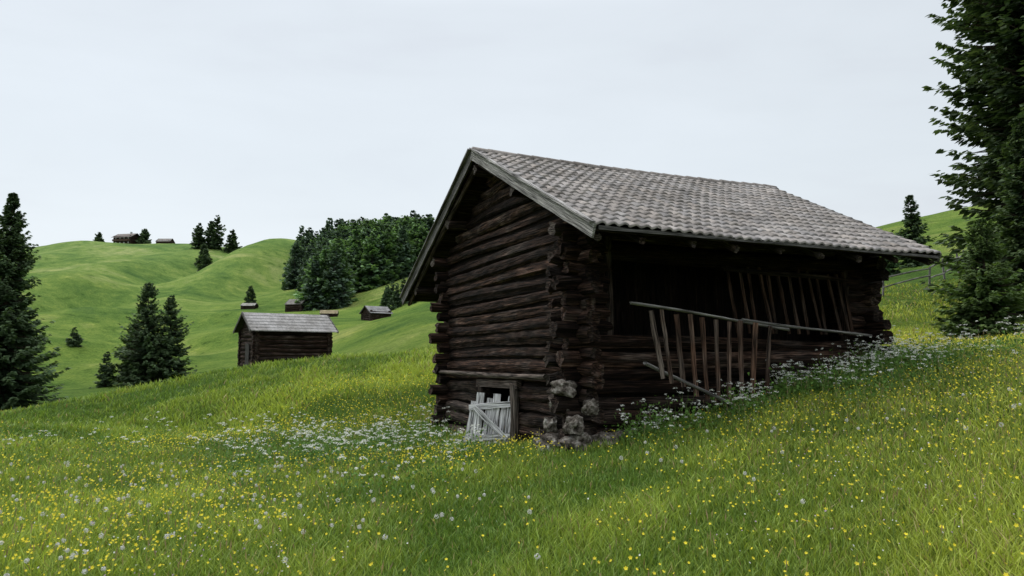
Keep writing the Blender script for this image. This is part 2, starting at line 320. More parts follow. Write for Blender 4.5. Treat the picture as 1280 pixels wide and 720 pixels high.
def slope(sgn,ye,ze):
    dv=Vector((0,ye-3.345,ze-5.38)); SL=dv.length; d=dv.normalized(); nrm=Vector((0,sgn*abs(d.z),abs(d.y)))
    rows=int(round(SL/.29)); ex=SL/rows; cols=38
    for r_ in range(rows):
        rj=random.uniform(-.008,.008)
        for c in range(cols):
            v0=r_*ex-.06; v1=(r_+1)*ex+.01+rj+random.uniform(-.004,.004)
            xe=7.15-.7*((r_+.5)/rows); cw=(xe+.52)/cols
            xc=-.52+(c+.5)*cw+random.uniform(-.003,.003); h=random.uniform(-.003,.005)
            base=Vector((xc,3.345,5.38)); sag=-.05*math.sin(math.pi*(xc+.5)/7.6)
            base.z+=sag+.010*math.sin(xc*2.1+r_*.4)
            V=[];F=[]; nseg=6; sh=random.uniform(.8,1.14); tint=random.uniform(-.015,.015)
            if random.random()<.05: sh*=.7
            tl=random.uniform(-.004,.004)
            for vi,(vv,off) in enumerate(((v0,.0),(v1-.06,.026),(v1-.0,.032),(v1,.002))):
                for q in range(nseg+1):
                    f=q/nseg-.5
                    prof=.018*math.cos(2*math.pi*(f-.12))
                    rnd=-.018*(abs(f)*2)**3 if vi>=2 else 0
                    P=base+d*(vv+rnd)+nrm*(off+h+prof+tl*f*4)+Vector((f*cw*1.04,0,0)); V.append(tuple(P))
            for a in range(3):
                for q in range(nseg):
                    i=a*(nseg+1)+q; F.append((i,i+1,i+nseg+2,i+nseg+1))
            cc=((.25+tint)*sh,(.233+tint*.5)*sh,(.224)*sh)
            tiles.add(V,F,[cc]*len(V),[(0,0,0)]*len(V))
slope(-1,-1.285,3.13); slope(1,8.3,2.86)
for i in range(24):
    x0=-.54+i*.322; V=[];F=[]; sh=random.uniform(.8,1.1)
    dz=random.uniform(-.004,.006)-.05*math.sin(math.pi*(x0+.5)/7.6)
    for xi,(xx,rr) in enumerate(((x0,.125),(x0+.3,.108),(x0+.36,.105))):
        for q in range(9):
            a=math.pi*(q/8)*1.1-.05*math.pi; V.append((xx,3.345+rr*math.cos(a)*1.0,5.36+dz+rr*math.sin(a)*.7))
    for a in range(2):
        for q in range(8): i_=a*9+q; F.append((i_,i_+1,i_+10,i_+9))
    F.append(tuple(range(8,-1,-1)))
    tiles.add(V,F,[(.23*sh,.21*sh,.2*sh)]*len(V),[(0,0,0)]*len(V))
tiles.make('roof_tiles',M_tile,barn,True)
deck=Acc()
for sgn,ye,ze in((-1,-1.285,3.11),(1,8.3,2.84)):
    dv=Vector((0,ye-3.345,ze-5.38)); SL=dv.length; d=dv.normalized(); nrm=Vector((0,sgn*abs(d.z),abs(d.y)))
    v=.12
    while v<SL-.05:
        w=random.uniform(.15,.2); w=min(w,SL-.02-v); c=Vector((0,3.345,5.34))+d*(v+w/2)-nrm*.045
        xe=7.15-.7*(v/SL)
        beam(deck,c+Vector((-.49,0,0)),c+Vector((xe-.06,0,0)),w-.008,.025,(random.uniform(.5,.9),random.uniform(.2,.5),0),up=tuple(nrm),n=10); v+=w
    xs=[-.4,.35]+[1.2+.85*i for i in range(7)]
    for xx in xs:
        p0=Vector((xx,3.345,5.30))+d*.08-nrm*.12; p1=Vector((xx,3.345,5.30))+d*(SL-.06)-nrm*.12
        log(deck,p0,p1,.055,(random.uniform(.8,1.4),random.uniform(.2,.6),0),1,n=8,seg=7)
deck.make('roof_deck_and_rafters',M_log,barn)
barge=Acc()
for sgn,ye,ze in((-1,-1.285,3.11),(1,8.3,2.84)):
    dv=Vector((0,ye-3.345,ze-5.38)); SL=dv.length; d=dv.normalized(); nrm=Vector((0,sgn*abs(d.z),abs(d.y)))
    g,br_=(.8,1.4) if sgn<0 else (.3,.75)
    c=Vector((-.535,3.345,5.38))-nrm*.075
    beam(barge,c+d*.02,c+d*(SL+.05),.04,.2,(br_,g,0),up=tuple(nrm),n=12,jit=.006)
    c2=Vector((-.57,3.345,5.38))+nrm*.035
    beam(barge,c2+d*.02,c2+d*(SL+.02),.09,.03,(br_,g,0),up=tuple(nrm),n=12,jit=.006)
    e=Vector((7.15,3.345,5.38))-nrm*.06; e1=Vector((6.46,ye,ze))-nrm*.06
    beam(barge,e,e1,.04,.16,(.8,.3,0),up=tuple(nrm),n=8)
beam(barge,(-.45,-1.265,3.075),(6.4,-1.265,3.06),.03,.05,(.5,.3,0),n=14)
barge.make('barge_boards',M_grey,barn)
pur=Acc()
for y,dz in((0,.5),(1.6,.36),(3.345,.42),(5.0,.36),(W,.5),(7.4,.36)):
    z=roof_z(y)-dz+.02
    log(pur,(-.46+random.uniform(-.04,.02),y,z),(Lx+.4,y,z),.105,(1.2,.25,0),1,n=16,endg=.7)
pur.make('purlins',M_log,barn,True)
led=Acc()
log(led,(-.24,-.05,1.02),(-.26,W+.35,.98),.055,(1.6,.95,0),.8,n=16)
log(led,(-.17,2.08,-.5),(-.19,2.12,.86),.085,(1.5,.85,0),1,n=8,seg=8)
beam(led,(-.16,3.72,-.5),(-.17,3.74,.8),.12,.1,(1.3,.5,0))
beam(led,(-.17,1.95,.84),(-.17,3.9,.82),.1,.14,(1.3,.6,0))
led.make('ledge_pole_and_door_frame',M_log,barn)
# silvered hatch gate hanging askew, boards uneven and broken
gate=Acc(); h0=Vector((*w2b(.03,13.0),0)); h1=Vector((*w2b(-.88,13.24),0)); gd=(h1-h0); gl=gd.length; gd.normalize(); gn=Vector((-gd.y,gd.x,0)); 
if gn.x>0: gn=-gn
tops=[.62,.52,.66,.58,.68,.52]; leans=[-.02,-.06,-.05,-.09,-.05,-.1]
for i in range(6):
    c=h0+gd*(gl*(i+.5)/6); z0=-.33+random.uniform(-.06,.05)-.02*i
    beam(gate,c+Vector((0,0,z0))+gd*.03,c+gn*-.14+gd*leans[i]+Vector((0,0,tops[i])),gl/6-random.uniform(.004,.02),.022,(random.uniform(1.1,1.5),.3,0),up=tuple(gn),jit=.007)
o=gn*.03
beam(gate,h0+o+Vector((0,0,.5))-gd*.08+gn*-.11,h1+o+Vector((0,0,.41))+gn*-.1-gd*.08,.025,.1,(1.5,.2,0),jit=.006)
beam(gate,h0+o+Vector((0,0,-.06)),h1+o+Vector((0,0,-.15)),.025,.1,(1.3,.2,0),jit=.006)
beam(gate,h0+gn*.05+gd*.12+Vector((0,0,-.12)),h1+gn*-.04-gd*.2+Vector((0,0,.42)),.025,.09,(1.5,.2,0),jit=.006)
M_white=mat_wood('silvered_wood',[(.3,(.2,.195,.19)),(.5,(.48,.48,.48)),(.7,(.64,.64,.65))],gray=(.52,.52,.52),vs=16,bump=.5)
gate.make('hatch_gate',M_white,barn)
rack=Acc()
log(rack,(.55,-.5,2.13),(3.75,-.42,1.8),.03,(1.3,.5,0),.8,n=14,seg=7,bend=.012)
log(rack,(2.7,-.46,1.93),(5.85,-.3,1.7),.03,(1.1,.4,0),.8,n=14,seg=7,bend=.012)
log(rack,(.85,-.42,1.24),(2.4,-.6,.55),.035,(1.2,.4,0),.8,n=10,seg=7,bend=.01)
rack.make('rack_rails',M_grey,barn,True)
sl=Acc()
tp=[.92,1.14,1.4,1.66,1.9,2.15,2.42,2.68,2.98,3.26]; bt=[1.1,1.28,1.5,1.7,1.92,2.14,2.36,2.6,2.82,3.12]
for i,(a,c) in enumerate(zip(tp,bt)):
    zt=2.08-(a-.65)*.092+random.uniform(-.04,.04); zb=(1.16-(c-.9)*.43) if c<2.4 else .55+(c-2.4)*.32
    beam(sl,(a+random.uniform(-.03,.03),-.47+random.uniform(-.01,.01),zt),(c+random.uniform(-.03,.03),-.5,zb-.05+random.uniform(-.06,.04)),.075+random.uniform(-.015,.02),.022,(random.uniform(.7,1.6),random.uniform(0,.5),0),up=(0,1,0),jit=.007)
for i in range(13):
    a=2.75+i*.225+random.uniform(-.04,.04)
    beam(sl,(a,-.1,random.uniform(2.75,2.92)),(a+random.uniform(.05,.2),-.2,1.72),.055,.022,(random.uniform(.45,.75),random.uniform(0,.2),0),up=(0,1,0),jit=.006)
sl.make('rack_slats',M_slat,barn)
st=Acc()
log(st,(2.6,-.12,2.82),(5.5,-.12,2.72),.045,(.8,.2,0),1,n=8,seg=7)
for xx in (.45,5.5): log(st,(xx,-.02,1.6),(xx,-.02,3.2),.08,(.9,.2,0),1,n=6,seg=8)
st.make('opening_posts',M_log,barn)

# ------------------------------------------------------------------ small log hut generator
def hut(name,x,y,rot,L,Wd,H,rise,over=.45,z=None,roofc=(.24,.235,.24),wallb=(.9,.05,0),row=.24,sink=.1,extras=None,door=True,tw=.22,low=3):
    z0=gz(x,y)-sink if z is None else z
    e=empty(name,(x,y,z0),rot); w=Acc(); n=int(H/row)
    for k in range(-low,n+1):
        zz=k*row
        for yy in(-Wd/2,Wd/2): log(w,(-L/2-.2,yy,zz),(L/2+.2,yy,zz),row*.56,(random.uniform(.7,1.3)*wallb[0],wallb[1]+random.uniform(0,.2),0),1,n=6,seg=8)
        for xx in(-L/2,L/2): log(w,(xx,-Wd/2-.2,zz+row/2),(xx,Wd/2+.2,zz+row/2),row*.56,(random.uniform(.7,1.3)*wallb[0],wallb[1]+random.uniform(0,.2),0),1,n=6,seg=8)
    k=n+1
    while k*row<H+rise*.9:
        hw=(Wd/2)*(1-(k*row-H+.15)/rise)
        if hw>.1:
            for xx in(-L/2,L/2): log(w,(xx,-hw,k*row),(xx,hw,k*row),row*.56,(random.uniform(.7,1.2)*wallb[0],wallb[1],0),1,n=3,seg=8)
        k+=1
    w.make('log_walls',M_log,e,False)
    r=Acc(); sl_=rise/(Wd/2)
    for s in(-1,1):
        ye=s*(Wd/2+over); ze=H+.1-over*sl_; cols=max(6,int((L+2*over)/tw)); rows=max(4,int(math.hypot(ye,H+.1+rise-ze)/(tw*1.5)))
        for i in range(rows):
            f0=i/rows; f1=(i+1.08)/rows
            for j in range(cols):
                xa=-(L/2+over)+j*(L+2*over)/cols; xb=xa+(L+2*over)/cols*.98
                sh=random.uniform(.88,1.1); c=tuple(q*sh for q in roofc); o0=.01;o1=.035+random.uniform(0,.008)
                def P(x_,f,o): return (x_,ye*f,(H+.1+rise)*(1-f)+ze*f+o)
                V=[P(xa,f0,o0),P(xb,f0,o0),P(xb,f1,o1),P(xa,f1,o1),P(xa,f1,o1-.05),P(xb,f1,o1-.05)]
                r.add(V,[(0,1,2,3),(3,2,5,4)],[c]*6,[(0,0,0)]*6)
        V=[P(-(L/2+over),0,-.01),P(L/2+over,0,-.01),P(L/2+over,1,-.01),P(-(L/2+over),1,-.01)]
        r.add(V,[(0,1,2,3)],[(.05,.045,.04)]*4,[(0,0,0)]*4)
    r.make('roof',M_tile,e)
    t=Acc()
    for s in(-1,1):
        ye=s*(Wd/2+over+.03); ze=H+.1-over*sl_
        for xx in(-(L/2+over+.02),L/2+over+.02): beam(t,(xx,0,H+.08+rise),(xx,ye,ze-.02),.05,.13,(.6,.3,0),n=4)
    if door: beam(t,(-L/2-.14,-.3,-.1),(-L/2-.14,-.3,H*.62),.05,.75,(.35,.1,0),up=(0,1,0),n=3)
    t.make('barge_boards_and_door',M_grey,e)
    if extras: extras(e,L,Wd,H,rise)
    return e
hut('log_hut',-13.2,42,R_(34),4.1,3.0,2.15,.85,over=.4,z=-.5,roofc=(.28,.275,.275),low=7)
hut('hay_barn',-44.8,150,R_(-15),3.3,3,1.5,1.0,over=.3,row=.4,door=False,tw=.5,roofc=(.2,.19,.18))
hut('hay_barn',-31.8,125,R_(10),2.4,2.0,.7,.5,over=.3,roofc=(.27,.23,.14),row=.4,door=False,tw=.5)
hut('hay_barn',-20.8,110,R_(40),3.2,2.6,1.2,.9,over=.35,row=.3,roofc=(.23,.23,.24),door=False,tw=.5)
hut('hay_barn',-58.5,160,R_(0),2.6,2,.7,.5,over=.3,row=.4,roofc=(.3,.3,.28),door=False,tw=.6)
hut('hay_barn',-168,345,R_(0),6,5,2,1.6,row=.6,door=False,tw=.9,roofc=(.2,.19,.18))
def chalet_bits(e,L,Wd,H,rise):
    a=Acc()
    beam(a,(-L/2-.3,-Wd/2-.9,H*.55),(L/2+.3,-Wd/2-.9,H*.55),.1,.9,(1.1,.2,0),n=6)
    beam(a,(-L/2-.3,-Wd/2-.5,H*.5),(L/2+.3,-Wd/2-.5,H*.5),.8,.1,(1.0,.2,0),n=3)
    a.make('balcony',M_slat,e)
    b=Acc()
    for i in range(4):
        for zz in(H*.25,H*.83): beam(b,(-L/2+1.3+i*2.3,-Wd/2-.36,zz-.4),(-L/2+1.3+i*2.3,-Wd/2-.36,zz+.4),.7,.06,(.9,.0,0),up=(0,1,0),n=2)
    b.make('windows',M_white,e)
    c=Acc(); beam(c,(1.5,.6,H+.3),(1.5,.6,H+rise+1),.7,.7,(1,.2,0)); c.make('chimney',M_white,e)
hut('alpine_chalet',-187,346,R_(-12),9.0,7,4.0,1.9,over=.9,row=.5,z=gz(-187,346)+.4,extras=chalet_bits,roofc=(.17,.15,.14),door=False,tw=.8)

# ------------------------------------------------------------------ trees
def spruce(H,R,nb,nt,seed,tw=.3,base=(.05,.088,.046),tip=(.11,.165,.07),power=.8,low=.04,wid=.16,hang=.45):
    g=np.random.default_rng(seed)
    t=low+(1-low)*g.random(nb)**1.15
    nw=max(10,int(H*2.2)); t=np.clip(np.round(t*nw)/nw+g.normal(0,.25/nw,nb),low,.992)
    L=R*(1-t)**power*g.uniform(.55,1.2,nb)+.03*R
    az=g.uniform(0,2*math.pi,nb)
    L=L*(1+.14*np.sin(6*g.random()+t*13)+.14*np.sin(az*2+t*9+seed))
    el=np.radians(-12+48*t+g.normal(0,8,nb))
    q=g.random((nb,nt))**.75*.95+.05
    ca,sa=np.cos(az)[:,None],np.sin(az)[:,None]
    rad=q*L[:,None]*np.cos(el)[:,None]
    zz=(t*H)[:,None]+q*L[:,None]*np.sin(el)[:,None]-.22*L[:,None]*np.sin(q*math.pi*.9)
    P=np.stack([rad*ca,rad*sa,zz],-1)
    side=g.choice([-1,1],(nb,nt)); sw=g.uniform(.2,1.1,(nb,nt))*side
    D=np.stack([ca*.8-sa*sw,sa*.8+ca*sw,-hang*g.uniform(0,1.4,(nb,nt))],-1); D/=np.linalg.norm(D,axis=-1,keepdims=True)
    l=tw*g.uniform(.6,1.3,(nb,nt))*(.55+.6*(1-q))*np.clip(.45+(1-t)[:,None],0,1.1)
    rn=g.normal(0,.5,(nb,nt,3)); rn[...,2]*=.6; pr=np.cross(D,rn+np.array([0,0,1.])); pr/=np.linalg.norm(pr,axis=-1,keepdims=True)
    w=(l*wid)[...,None]*1.6; l=l[...,None]
    v=np.stack([P-D*l*.1,P+D*l*.45+pr*w,P+D*l,P+D*l*.45-pr*w],2).reshape(-1,3)
    n=nb*nt; f=np.arange(n*4).reshape(n,4)
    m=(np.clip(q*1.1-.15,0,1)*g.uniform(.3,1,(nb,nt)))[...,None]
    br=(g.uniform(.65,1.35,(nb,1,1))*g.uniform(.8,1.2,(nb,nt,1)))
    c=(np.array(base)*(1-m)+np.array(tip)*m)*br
    c=np.repeat(c.reshape(-1,3),4,axis=0)
    e=np.stack([np.cos(az)*np.cos(el),np.sin(az)*np.cos(el),np.sin(el)],-1)*L[:,None]*.8
    o=np.stack([0*t,0*t,t*H],-1); mid=o+e*.5; mid[:,2]-=.15*L; end=o+e; end[:,2]-=.15*L
    w2=np.stack([0*t,0*t,.012*L+.006*R],-1)
    lv=np.stack([o-w2,mid-w2*.7,mid+w2*.7,o+w2],1).reshape(-1,3); lv2=np.stack([mid-w2*.7,end,end,mid+w2*.7],1).reshape(-1,3)
    lf=np.arange(nb*8).reshape(-1,4)+len(v); V=[v,lv,lv2]; C=[c,np.tile([.035,.026,.02],(nb*8,1))]; Fs=[f,lf]
    ns=8; hs=[0,.03,.3,.7,1]; rt=[1.5,1,.75,.35,.05]; r0=.013*H+.03; tv=[]
    if H<=1: r0=.013
    for hh,rr in zip(hs,rt):
        for i in range(ns): a=2*math.pi*i/ns; tv.append((r0*rr*math.cos(a),r0*rr*math.sin(a),hh*H-(.05*H if hh==0 else 0)))
    b0=len(v)+nb*8; tf=[]
    for k in range(4):
        for i in range(ns): tf.append((b0+k*ns+i,b0+k*ns+(i+1)%ns,b0+(k+1)*ns+(i+1)%ns,b0+(k+1)*ns+i))
    V.append(np.array(tv)); C.append(np.tile([.06,.045,.035],(len(tv),1))); Fs.append(np.array(tf))
    return np.concatenate(V),np.concatenate(Fs),np.concatenate(C)
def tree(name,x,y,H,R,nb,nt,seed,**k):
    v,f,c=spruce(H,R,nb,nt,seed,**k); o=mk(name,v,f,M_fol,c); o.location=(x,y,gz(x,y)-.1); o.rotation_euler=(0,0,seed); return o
tree('spruce_tree',-28.2,40,12.3,3.0,620,50,1,tw=.48,power=.85)
tree('spruce_tree',-32.5,43,14,3.4,400,36,2,tw=.6)
tree('spruce_tree',-30.6,37,8,2.5,320,36,3,tw=.5)
tree('spruce_tree',-30.4,60,8.5,2.5,340,40,4,tw=.45,power=.6)
tree('spruce_tree',-28.7,60.5,7.3,2.2,300,38,5,tw=.45,power=.6)
tree('spruce_tree',-31.9,61,5.4,2.0,240,36,6,tw=.45,power=.6)
tree('spruce_tree',-33.6,60,3.0,.9,100,26,7,tw=.4,power=.7)
tree('spruce_tree',-54.6,90,2.4,.9,90,22,8,tw=.5)
tree('spruce_tree',-62,170,4.6,1.7,90,24,9,tw=.9)
tree('spruce_tree',21.2,28,28,4.0,1500,64,10,tw=.5,power=.5,low=.06,tip=(.11,.145,.07))
tree('spruce_tree',17.4,24,7.0,1.7,420,54,11,tw=.33,power=.75,tip=(.12,.165,.06))
tree('spruce_tree',12.95,19.6,3.4,1.3,340,58,12,tw=.22,power=.7,base=(.065,.115,.045),tip=(.16,.225,.07))
tree('spruce_tree',27.0,48,4.9,1.5,170,30,13,tw=.42,power=.7,low=.03)
tree('spruce_tree',23.7,45,1.9,.8,110,30,14,tw=.3,power=.5,tip=(.09,.17,.06))
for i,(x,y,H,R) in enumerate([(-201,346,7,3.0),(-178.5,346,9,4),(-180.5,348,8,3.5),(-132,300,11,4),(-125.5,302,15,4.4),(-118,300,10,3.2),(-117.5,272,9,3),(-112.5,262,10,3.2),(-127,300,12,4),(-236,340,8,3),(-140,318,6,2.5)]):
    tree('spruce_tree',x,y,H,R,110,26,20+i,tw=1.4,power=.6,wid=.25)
protos=[spruce(1,.26+.03*i,110,20,50+i,tw=.11,power=.58,wid=.28,base=(.06,.1,.058),tip=(.105,.165,.082)) for i in range(4)]
light=[spruce(1,.32,110,20,60+i,tw=.12,power=.48,wid=.3,base=(.1,.17,.075),tip=(.18,.28,.11),hang=.2) for i in range(3)]
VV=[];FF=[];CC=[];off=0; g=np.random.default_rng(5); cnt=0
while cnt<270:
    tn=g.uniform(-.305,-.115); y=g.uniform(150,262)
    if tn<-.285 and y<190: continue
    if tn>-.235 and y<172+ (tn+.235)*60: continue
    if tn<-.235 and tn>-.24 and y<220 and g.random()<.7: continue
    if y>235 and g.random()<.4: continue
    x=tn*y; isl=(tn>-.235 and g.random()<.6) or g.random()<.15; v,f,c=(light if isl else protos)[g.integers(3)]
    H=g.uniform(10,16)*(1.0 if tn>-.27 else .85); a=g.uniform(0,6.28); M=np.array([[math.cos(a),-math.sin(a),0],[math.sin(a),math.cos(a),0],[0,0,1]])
    VV.append((v@M.T)*np.array([H,H,H])+np.array([x,y,gz(x,y)-.5])); FF.append(f+off); off+=len(v); CC.append(c*g.uniform(.7,1.3)+np.array([.012,.018,.026])); cnt+=1  # bluish offset on tree colours paints in distance haze
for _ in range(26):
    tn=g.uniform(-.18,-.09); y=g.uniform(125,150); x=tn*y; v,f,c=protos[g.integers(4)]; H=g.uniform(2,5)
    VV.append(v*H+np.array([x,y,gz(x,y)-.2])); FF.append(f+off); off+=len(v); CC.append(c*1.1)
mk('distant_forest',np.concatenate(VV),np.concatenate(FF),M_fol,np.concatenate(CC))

# ------------------------------------------------------------------ fences
def fence(name,pts,post=1.0,rails=2,sp_=2.2,r=.05):
    a=Acc(); last=None
    for (xa,ya),(xb,yb) in zip(pts[:-1],pts[1:]):
        n=max(1,int(math.hypot(xb-xa,yb-ya)/sp_))
        for i in range(n):
            x=xa+(xb-xa)*i/n; y=ya+(yb-ya)*i/n; z=gz(x,y); h=post*random.uniform(.85,1.15)
            log(a,(x,y,z-.3),(x+random.uniform(-.08,.08),y,z+h),r,(1,.4,0),1,n=3,seg=6)
            if last:
                for q in range(rails):
                    hz=post*(.45+.4*q)+random.uniform(-.08,.08); log(a,(last[0],last[1]-.07,last[2]+hz),(x,y-.07,z+hz+random.uniform(-.05,.05)),r*.8,(1.1,.5,0),1,n=3,seg=6)
            last=(x,y,z)
    a.make(name,M_grey,None,True)
fence('wooden_rail_fence',[(17.6,34),(21,36),(25,40),(30,46)])

# ------------------------------------------------------------------ grass
def blades(n,azr,r0,r1,hs,seed,wsc=1,p=1.0):
    g=np.random.default_rng(seed); az=np.radians(g.uniform(-azr,azr,n)); u=g.random(n)**p
    r=r0*(r1/r0)**u; x=r*np.sin(az); y=r*np.cos(az)
    t,s=(x-BX)*cb+(y-BY)*sb, -(x-BX)*sb+(y-BY)*cb
    keep=~((t>-.1)&(t<Lx+.1)&(s>-.1)&(s<W+.1)); x,y,r=x[keep],y[keep],r[keep]; n=len(x)
    z=ground(x,y); pt=fbm(x,y,5.0); pt2=fbm(x+40,y-9,14.0); pt3=fbm(x-20,y+31,30.)
    right=np.clip((x-.45*y+1.5)/4,0,1)
    h=hs*g.uniform(.45,1.35,n)*(1+.5*pt+.55*pt2+.5*pt3)*(1-.35*right)
    w=.0041*(r/5)**.75*wsc*g.uniform(.7,1.4,n)
    a=g.uniform(0,2*math.pi,n); ln=h*g.uniform(.15,1.0,n); lx,ly=np.cos(a)*ln,np.sin(a)*ln
    b=g.uniform(0,2*math.pi,n); wx,wy=np.cos(b)*w,np.sin(b)*w
    B=np.stack([x,y,z-.02],-1); Wv=np.stack([wx,wy,0*w],-1); Md=B+np.stack([lx*.35,ly*.35,h*.6],-1); Tp=B+np.stack([lx,ly,h],-1)
    V=np.stack([B-Wv,B+Wv,Md-Wv*.75,Md+Wv*.75,Tp],1).reshape(-1,3)
    o=(np.arange(n)*5)[:,None,None]; F=(o+np.array([[0,1,3],[0,3,2],[2,3,4]])[None]).reshape(-1,3)
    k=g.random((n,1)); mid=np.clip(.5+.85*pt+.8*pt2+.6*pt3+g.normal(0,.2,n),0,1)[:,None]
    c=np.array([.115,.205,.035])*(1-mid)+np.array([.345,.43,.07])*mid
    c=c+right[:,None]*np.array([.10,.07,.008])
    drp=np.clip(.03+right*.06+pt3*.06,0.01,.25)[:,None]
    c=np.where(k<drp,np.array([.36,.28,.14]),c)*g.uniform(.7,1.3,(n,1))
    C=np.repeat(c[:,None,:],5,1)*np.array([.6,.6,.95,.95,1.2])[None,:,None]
    return V,F,C.reshape(-1,3)
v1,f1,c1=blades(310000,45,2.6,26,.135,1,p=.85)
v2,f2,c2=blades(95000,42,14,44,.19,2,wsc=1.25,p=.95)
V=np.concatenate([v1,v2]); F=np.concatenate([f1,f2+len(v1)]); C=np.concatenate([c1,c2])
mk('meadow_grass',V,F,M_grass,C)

# ------------------------------------------------------------------ flowers
def scatter(n,azl,azh,r0,r1,seed,thr=None,sc=6):
    g=np.random.default_rng(seed); az=np.radians(g.uniform(azl,azh,n)); r=np.sqrt(g.uniform(r0*r0,r1*r1,n)); x=r*np.sin(az); y=r*np.cos(az)
    t,s=(x-BX)*cb+(y-BY)*sb, -(x-BX)*sb+(y-BY)*cb; keep=~((t>-.3)&(t<Lx+.2)&(s>-.2)&(s<W+.1))
    if thr is not None: keep&=fbm(x,y,sc)+g.normal(0,.15,n)>thr
    return x[keep],y[keep]
def merge(L):
    o=0;Vs=[];Fs=[];Cs=[]
    for v,f,c in L: Vs.append(v);Fs.append(f+o);Cs.append(c);o+=len(v)
    return np.concatenate(Vs),np.concatenate(Fs),np.concatenate(Cs)
def discs(x,y,hz,rad,col,seed,tilt=.6,stem=True,k=5):
    g=np.random.default_rng(seed); n=len(x); z=ground(x,y)+hz*g.uniform(.6,1.25,n); c0=np.stack([x,y,z],-1)
    nx=g.normal(0,tilt,n); ny=g.normal(0,tilt,n)-.6; nz=np.ones(n); nn=np.stack([nx,ny,nz],-1); nn/=np.linalg.norm(nn,axis=1,keepdims=True)
    u=np.cross(nn,[1,0,.01]); u/=np.linalg.norm(u,axis=1,keepdims=True); v=np.cross(nn,u); R=(rad*g.uniform(.6,1.35,n))[:,None]
    vs=[c0-nn*R*.3]
    for i in range(k*2):
        a=math.pi*i/k; q=1 if i%2==0 else .62; vs.append(c0+(u*math.cos(a)+v*math.sin(a))*R*q)
    V=np.stack(vs,1).reshape(-1,3); m=k*2+1; o=(np.arange(n)*m)[:,None,None]
    F=(o+np.array([[0,1+i,1+(i+1)%(2*k)] for i in range(2*k)])[None]).reshape(-1,3)
    C=np.repeat((np.array(col)*g.uniform(.8,1.15,(n,1)))[:,None,:],m,1).reshape(-1,3)
    b=np.stack([x+g.normal(0,.03,n),y+g.normal(0,.03,n),ground(x,y)],-1); w=np.array([.0018,0,0])*(1+np.hypot(x,y)[:,None]*.12)
    sv=np.stack([b-w,b+w,c0],1).reshape(-1,3); sf=(np.arange(n*3).reshape(n,3))+len(V)
    return np.concatenate([V,sv]),np.concatenate([F,sf]),np.concatenate([C,np.tile([.14,.23,.05],(n*3,1))])
yel=(.85,.72,.05)
x,y=scatter(15000,-44,12,3.0,18,11,.05); a=discs(x,y,.21,.0125,yel,1)
x,y=scatter(8000,-44,44,3.0,20,12,-.15,9); b=discs(x,y,.18,.0115,yel,2)
x,y=scatter(14000,8,44,5,24,13,.03,5); c_=discs(x,y,.15,.0135,yel,3)
x,y=scatter(11000,-42,2,11,24,14,.05); d_=discs(x,y,.23,.0155,yel,4)
g=np.random.default_rng(77); x=g.normal(-.9,1.0,600); y=g.normal(11.2,.7,600); e_=discs(x,y,.2,.014,yel,8)
V,F,C=merge([a,b,c_,d_,e_]); mk('buttercups',V,F,M_flower,C)
x,y=scatter(4200,-44,44,3,20,15,.0,8); a=discs(x,y,.19,.008,(.75,.75,.72),5)
x,y=scatter(900,-30,44,3,12,16,.0,8); b=discs(x,y,.2,.008,(.45,.33,.42),6)
V,F,C=merge([a,b]); mk('meadow_daisies',V,F,M_flower,C)
def stalks(x,y,seed):
    g=np.random.default_rng(seed); n=len(x); h=g.uniform(.22,.42,n); z=ground(x,y); b=np.stack([x,y,z],-1); t=b+np.stack([g.normal(0,.05,n),g.normal(0,.05,n),h],-1)
    r=np.hypot(x,y)[:,None]; w=np.array([.0013,0,0])*(1+r*.15); w2=np.array([.005,0,0])*g.uniform(.5,1.2,(n,1)); t0=b+(t-b)*.78; tm=b+(t-b)*.9
    V=np.stack([b-w,b+w,t0+w*.7,t0-w*.7, t0,tm+w2,t,tm-w2],1).reshape(-1,3); F=np.arange(n*8).reshape(-1,4)
    C=np.tile(np.array([[.2,.27,.07]]*4+[[.3,.23,.13]]*4),(n,1))*np.repeat(g.uniform(.7,1.2,(n,1)),8,0)
    return V,F,C
x,y=scatter(6000,-44,44,3,18,31,-.1,7); V,F,C=stalks(x,y,5); mk('seeding_grass_stalks',V,F,M_grass,C)
def seedheads(x,y,seed):
    g=np.random.default_rng(seed); n=len(x); z=ground(x,y)+g.uniform(.16,.28,n); c0=np.stack([x,y,z],-1); m=50
    d=g.normal(0,1,(n,m,3)); d/=np.linalg.norm(d,axis=-1,keepdims=True); R=g.uniform(.016,.026,(n,1,1)); p=c0[:,None,:]+d*R*g.uniform(.75,1.05,(n,m,1))
    u=np.cross(d,g.normal(0,1,(n,m,3))); u/=np.linalg.norm(u,axis=-1,keepdims=True); w=np.cross(d,u); s=.0062
    V=np.stack([p+u*s,p-u*s*.5+w*s*.87,p-u*s*.5-w*s*.87],2).reshape(-1,3); F=np.arange(n*m*3).reshape(-1,3)
    C=np.tile([.68,.68,.65],(len(V),1))
    b=np.stack([x,y,ground(x,y)],-1); wv_=np.array([.002,0,0]); sv=np.stack([b-wv_,b+wv_,c0],1).reshape(-1,3); sf=np.arange(n*3).reshape(n,3)+len(V)
    return np.concatenate([V,sv]),np.concatenate([F,sf]),np.concatenate([C,np.tile([.12,.2,.05],(n*3,1))])
x,y=scatter(280,-42,-1,4.6,13,21,-.15); x2,y2=scatter(40,-8,42,5,11,22); 
V,F,C=seedheads(np.concatenate([x,x2]),np.concatenate([y,y2]),3); mk('dandelion_seedheads',V,F,M_flower,C)
